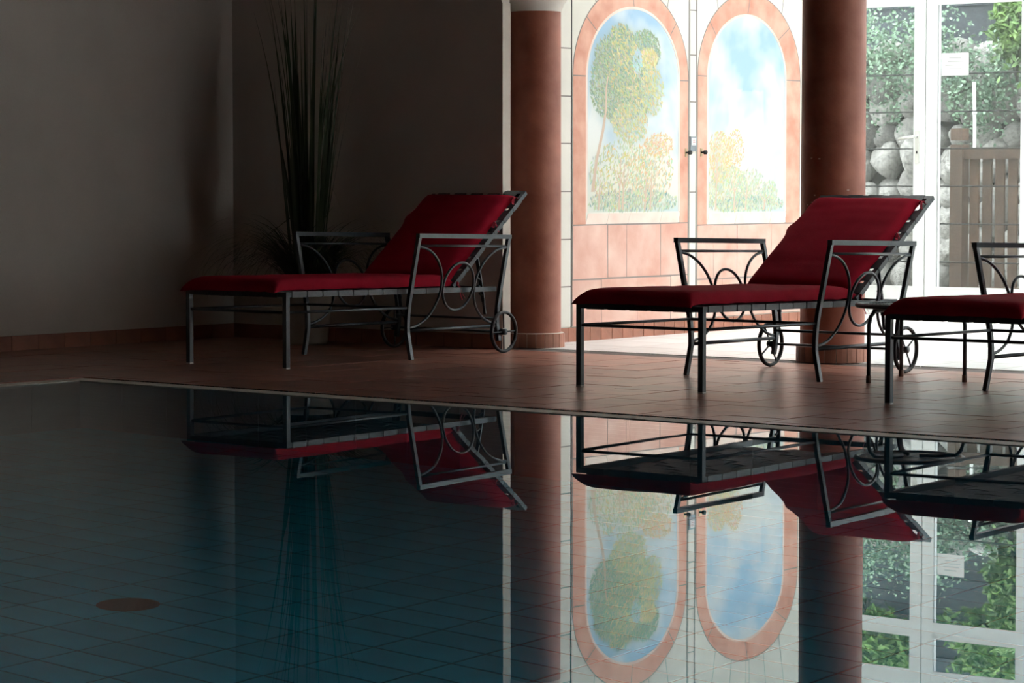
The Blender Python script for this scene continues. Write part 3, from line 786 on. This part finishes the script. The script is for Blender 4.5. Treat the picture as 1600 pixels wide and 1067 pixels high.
# ---------------------------------------------------------------- round side table between two loungers
tc_ = Vector((1.985, 14.0, 0))*S
t = thing('side_table', 'small round dark metal side table with mesh top between two loungers', 'table', tc_)
R_ = .252; TZ = .355
MB().tube([(R_*math.cos(2*PI*k/40), R_*math.sin(2*PI*k/40), TZ) for k in range(40)], .011, closed=True).build('table_rim', M['iron'], t)
msh = MB()
for k in range(-14, 15):
    o_ = k*.0168; h_ = math.sqrt(max(0, (R_-.006)**2-o_**2))
    msh.bar((o_, -h_, TZ+.002), (o_, h_, TZ+.002), .0085, .003); msh.bar((-h_, o_, TZ-.001), (h_, o_, TZ-.001), .0085, .003)
o = msh.build('mesh_top', M['iron'], t); o['kind'] = 'stuff'
for (px, py) in ((1357, 598), (1408, 588.5), (1507, 597)):
    g = onz(px, py) - tc_; a = math.atan2(g.y, g.x); c, s_ = math.cos(a), math.sin(a); rg = math.hypot(g.x, g.y)
    lg = MB().tube([(c*r, s_*r, z) for r, z in ((.05, TZ-.012), (.13, TZ-.013), (rg-.04, TZ-.022), (rg-.012, TZ-.045), (rg, TZ-.085), (rg, .22), (rg, .03))], .0095, 10).build('leg', M['iron'], t)
    MB().lathe([(0, 0), (.012, 0), (.0125, .034), (.0, .034)], 12, (c*rg, s_*rg, 0)).build('foot_cap', M['brownfoot'], lg)

# ---------------------------------------------------------------- tall grass in a pale pot by the back wall
g = onz(476, 542); pc = g + Vector((0, .24, 0))
t = thing('potted_grass', 'tall reed-like grass plant in a pale pot against the dark wall', 'plant', pc)
MB().lathe([(0, 0), (.105, 0), (.118, .02), (.142, .30), (.150, .36), (.152, .385), (.140, .385), (.134, .34), (0, .33)], 40).build('pot', M['pot'], t)
MB().lathe([(0, .352), (.132, .350)], 30).build('soil', M['soil'], t)
R = random.Random(5)
def blade(mb, base, az, lean, L, wd, droop, n=9, kink=None, ex=2.2):
    d = Vector((math.cos(az), math.sin(az), 0)); pts = []; p = Vector(base); th = lean; ds = L/n
    for k in range(n+1):
        pts.append(p.copy()); q = k/n
        if kink and q >= kink[0]: th2 = kink[1]
        else: th2 = th + droop*q**ex
        p = p + (d*math.sin(th2) + Vector((0,0,math.cos(th2))))*ds
    side = Vector((-d.y, d.x, 0)); side = (side*math.cos(az*1.7) + d*math.sin(az*1.7)*.7).normalized()
    vs = []
    for k, p in enumerate(pts):
        q = k/n; ww = wd*(1-q**3)*(.75+.5*math.sin(PI*min(1, q*1.2)))/1.2 + .0006
        vs += [p-side*ww/2, p+Vector((d.x, d.y, 0))*ww*.12, p+side*ww/2]
    fs = []
    for k in range(n): fs += [(3*k, 3*k+1, 3*k+4, 3*k+3), (3*k+1, 3*k+2, 3*k+5, 3*k+4)]
    mb.add(vs, fs, True)
def clampw(mb):
    for q, p in enumerate(mb.v):
        wp = Vector(p)+pc; u_, v_ = uv(wp)
        if v_ > VB-.03: wp += V*(VB-.03-v_)
        if u_ < UL+.03: wp += U*(UL+.03-u_)
        mb.v[q] = tuple(wp-pc)
for k in range(72):
    az = R.random()*2*PI; rb = .085*math.sqrt(R.random()); mb = MB()
    tall = R.random()
    L = R.uniform(1.5, 1.9) if tall > .35 else R.uniform(.8, 1.4)
    blade(mb, (rb*math.cos(az), rb*math.sin(az), .34), az+R.gauss(0, .3), R.uniform(.0, .075) + rb*.5, L, R.uniform(.013, .023), R.uniform(0, .12) if R.random() < .75 else R.uniform(.15, .5), 10)
    clampw(mb); mb.build('leaf', M['grass'], t)
for az, lean, L, kink in ((PI+.1, .11, 1.0, None), (-.05, .14, 1.30, None), (.1, .16, .85, (.62, 2.75)), (PI-.2, .10, .68, (.55, 2.2)), (-.2, .13, .95, None), (.05, .17, 1.5, None)):
    mb = MB(); blade(mb, (.05*math.cos(az), .05*math.sin(az), .34), az, lean, L, .016, .10, 12, kink); clampw(mb); mb.build('leaf', M['grass'], t)
fo = MB()
for k in range(560):
    az = R.random()*2*PI; rb = .11*math.sqrt(R.random())
    blade(fo, (rb*math.cos(az), rb*math.sin(az), .34), az+R.gauss(0, .4), R.uniform(.1, .7), R.uniform(.34, .82), R.uniform(.003, .0065), R.uniform(1.7, 3.0), 10, None, 1.25)
clampw(fo)
o = fo.build('fine_foliage', M['grass'], t); o['kind'] = 'stuff'

# ---------------------------------------------------------------- drain on the pool floor
p_ = onz(200, 945, -.006); rd = ray(200, 945).normalized(); hd = Vector((rd.x, rd.y, 0)).normalized()
st_i = math.hypot(rd.x, rd.y)/1.333; p_ = p_ + hd*((PD-.006)*st_i/math.sqrt(1-st_i**2))
dr = thing('pool_drain', 'rusty round drain cover on the teal tiled pool floor', 'drain', (p_.x, p_.y, -PD+.003))
MB().lathe([(0, 0), (.100, 0), (.100, .004), (.094, .009), (.084, .009), (.082, .004), (0, .004)], 36).build('drain_ring', M['drain'], dr)
for k in range(-4, 5):
    o_ = k*.0185; h_ = math.sqrt(.082**2-o_**2)
    MB().bar((o_, -h_, .0065), (o_, h_, .0065), .011, .005).build('grate_bar', M['drain'], dr)

# ---------------------------------------------------------------- garden behind the glass
struct('ground_garden', wbox(CU0-3, CU1+3, VW+.1, VW+12, -.3, -.02), M['ground'])
VG = 21.0*S
bk = wbox(CU0-3, CU1+3, VG+.10, VG+3, -.02, 1.72)
bw = thing('boulder_wall', 'retaining wall of big grey boulders behind the glass doors', 'wall', W(-11.5*S, VG, 0))
bk.v = [tuple(Vector(p)-Vector(bw.location)) for p in bk.v]; bk.build('earth_core', M['bank'], bw)
def boulder_mesh(seed):
    bm = bmesh.new(); bmesh.ops.create_icosphere(bm, subdivisions=3, radius=1)
    o_ = Vector((seed*9.1, seed*3.3, 1.7))
    for v in bm.verts:
        n1 = noise.noise(v.co*.9+o_)*.34; n2 = noise.noise(v.co*2.3+o_)*.13; n3 = noise.noise(v.co*6+o_)*.035
        v.co = v.co*(1+n1+n2+n3)
    pl = [Vector((random.gauss(0,1), random.gauss(0,1), random.gauss(0,1))).normalized() for _ in range(6)]
    for v in bm.verts:
        for q in pl:
            e = v.co.dot(q)-.80
            if e > 0: v.co -= q*e*.85
    me = D.meshes.new('boulder'); bm.to_mesh(me); bm.free(); me.materials.append(M['boulder'])
    for p in me.polygons: p.use_smooth = True
    return me
BM = [boulder_mesh(s) for s in range(8)]
R = random.Random(21)
u = None; row = 0; z = .06
while z < 1.98:
    rr_ = R.uniform(.125, .155) if row < 8 else .11
    u = -13.6*S + R.uniform(0, .15)
    while u < -8.2*S:
        r_ = rr_*R.uniform(.8, 1.3)
        o = link('boulder', R.choice(BM), bw, W(u+r_, VG + R.uniform(-.02, .06), z+r_*.75+R.uniform(-.03, .03)) - Vector(bw.location), (R.random()*6, R.random()*6, R.random()*6), (r_*R.uniform(.95, 1.25), r_*R.uniform(.9, 1.1), r_*R.uniform(.85, 1.05)))
        u += 2*r_*.93
    z += rr_*1.62; row += 1
# dark plank fence above the wall
pf_ = thing('plank_fence', 'dark blue-grey board fence standing above the boulder wall', 'fence', W(-11.5*S, VG+.78, 1.7))
for k in range(12): MB().box(Vector((0,0,.09+.170*k))+V*(.018*(k % 2)), (8.0, .03, .182), U, V).build('board', M['plank'], pf_)
for k in range(5): MB().box(U*(-3.6+1.6*k)+V*.05+Vector((0,0,1.05)), (.08, .08, 2.12), U, V).build('post', M['plank'], pf_)
# brown balustrade between glass and wall
VF = 19.9*S
def fu(px): return on_v(px, 280, VF)[0]
fz = lambda px, py: on_v(px, py, VF)[1]
uf0 = fu(1499); bf_ = thing('wooden_fence', 'brown wooden picket fence with thick end post behind the right door', 'fence', W(uf0, VF, 0))
pw2 = fu(1508.5)-fu(1489.5)
MB().box((0,0,fz(1500, 226)/2-.01), (pw2, pw2, fz(1500, 226)+.02), U, V).build('post', M['wood'], bf_)
MB().box((0,0,fz(1500, 210)), (pw2*.96, pw2*.96, .09), U, V).build('post_cap', M['wood'], bf_)
zr = fz(1560, 239)
MB().box(U*1.05+Vector((0,0,zr)), (2.0, .05, .085), U, V).build('rail', M['wood'], bf_)
MB().box(U*1.05+Vector((0,0,.10)), (2.0, .05, .08), U, V).build('rail', M['wood'], bf_)
k = 0; x = .12
while x < 2.0:
    MB().box(U*x+V*.02+Vector((0,0,(zr+.05)/2)), (.075, .022, zr-.04), U, V).build('picket', M['wood'], bf_); x += .108
# white drain pipe
up, zp = on_v(1523, 128, VG-.52)
pp = thing('drain_pipe', 'thin white pipe rising behind the wooden fence', 'pipe', W(up, VG-.52, 0))
MB().tube([(0,0,.0), (0,0,.9), (.003,0,1.3), (-.004,0,zp)], .013, 12).build('pipe', M['pipe'], pp)
MB().tube([(0.0015,0,1.45), (0.0015,0,1.475)], .019, 12).build('pipe_collar', M['pipe'], pp)
# trellis set as thin tubes in front of the wall
VT = 19.5*S
tw = thing('wire_trellis', 'thin grey horizontal wires stretched in front of the boulder wall', 'trellis', W(-11*S, VT, 0))
for py in (115, 174, 232, 291, 350, 410):
    zz = on_v(1500, py, VT)[1]; MB().tube([U*-2.4+Vector((0,0,zz)), U*3.0+Vector((0,0,zz))], .006, 6).build('wire', M['wire'], tw)
for uu in (-2.4, 3.0): MB().tube([U*uu, U*uu+Vector((0,0,2.0))], .02, 8).build('post', M['wire'], tw)
# foliage
def leaf_quad(mb, p, r_, R, elong=1.0):
    n = Vector((R.gauss(0,.7), R.gauss(0,.7)-.5, R.gauss(0,.6)+.5)).normalized(); a = n.cross(Vector((R.gauss(0,1), R.gauss(0,1), R.gauss(0,1)))).normalized(); b = n.cross(a)
    L = r_*elong
    mb.add([p-a*L, p-a*L*.2-b*r_*.62+n*r_*.1, p+a*L*.55-b*r_*.45, p+a*L, p+a*L*.55+b*r_*.45, p-a*L*.2+b*r_*.62+n*r_*.1], [(0,1,2,3), (0,3,4,5)])
R = random.Random(9)
iv = MB()
u0, u1 = -13.7*S, -8.2*S
for k in range(13000):
    uu = R.uniform(u0, u1); prof = 1.90 + .16*math.sin(uu*3.1)+.10*math.sin(uu*7.7)
    z = prof + R.gauss(0, .19)
    if z > 2.45: z = 2.45
    leaf_quad(iv, W(uu, VG-.12 - abs(R.gauss(0, .12)) + max(0, z-2.0)*.35, z), R.uniform(.010, .023), R)
for s_ in range(60):                                  # hanging strands
    uu = R.uniform(u0, u1); z = 1.85; L = R.uniform(.2, .75); q = 0
    while q < L:
        uu += R.gauss(0, .012); leaf_quad(iv, W(uu+R.gauss(0,.02), VG-.20, z-q), R.uniform(.010, .020), R); q += .014
tag(iv.build('hanging_ivy', M['ivy']), 'pale green ivy hanging over the top of the boulder wall', 'ivy')['kind'] = 'stuff'
def bush(name, lab, uc, vc, z0, ru, rv, rz, n, size, elong, m=M['shrub']):
    mb = MB(); R = random.Random(int(uc*100) % 997)
    for k in range(n):
        d = Vector((R.gauss(0,1), R.gauss(0,1), R.gauss(0,1))).normalized()*R.uniform(.55, 1.0)
        lump = 1+.6*noise.noise(d*2.2+Vector((uc, 0, 0)))
        leaf_quad(mb, W(uc+d.x*ru*lump, vc+d.y*rv*lump, z0+rz*(1+d.z*lump)), size*R.uniform(.6, 1.3), R, elong)
    root = thing(name, lab, 'shrub', W(uc, vc, z0))
    mb.v = [tuple(Vector(p)-Vector(root.location)) for p in mb.v]
    o = mb.build('foliage', m, root); o['kind'] = 'stuff'
    sm = MB()
    for q in range(5): sm.tube([Vector((0,0,-.05)), Vector((R.gauss(0,.05), R.gauss(0,.05), rz*.8)), Vector((R.gauss(0,.25)*ru, R.gauss(0,.25)*rv, rz*1.5))], .012, 6)
    sm.build('stem', M['bank'], root); return root
u_b = on_v(1590, 60, VG-.62)[0]
bush('shrub', 'bright green bush at the top right behind the right glass door', u_b, VG-.62, 1.74, .22, .17, .48, 2600, .020, 1.7)
bush('shrub', 'leafy shrub rising over the dark boards above the right door', -11.2*S, VG+.34, 2.5, .70, .22, .34, 5200, .024, 1.9)
bush('shrub', 'leafy shrub rising over the dark boards above the left door', -12.7*S, VG+.34, 2.6, .5, .22, .33, 4200, .024, 1.9)
bush('shrub', 'green bush spreading along the wall top to the right of the picture', -9.4*S, VG+.34, 2.2, .55, .22, .4, 3000, .026, 1.7)
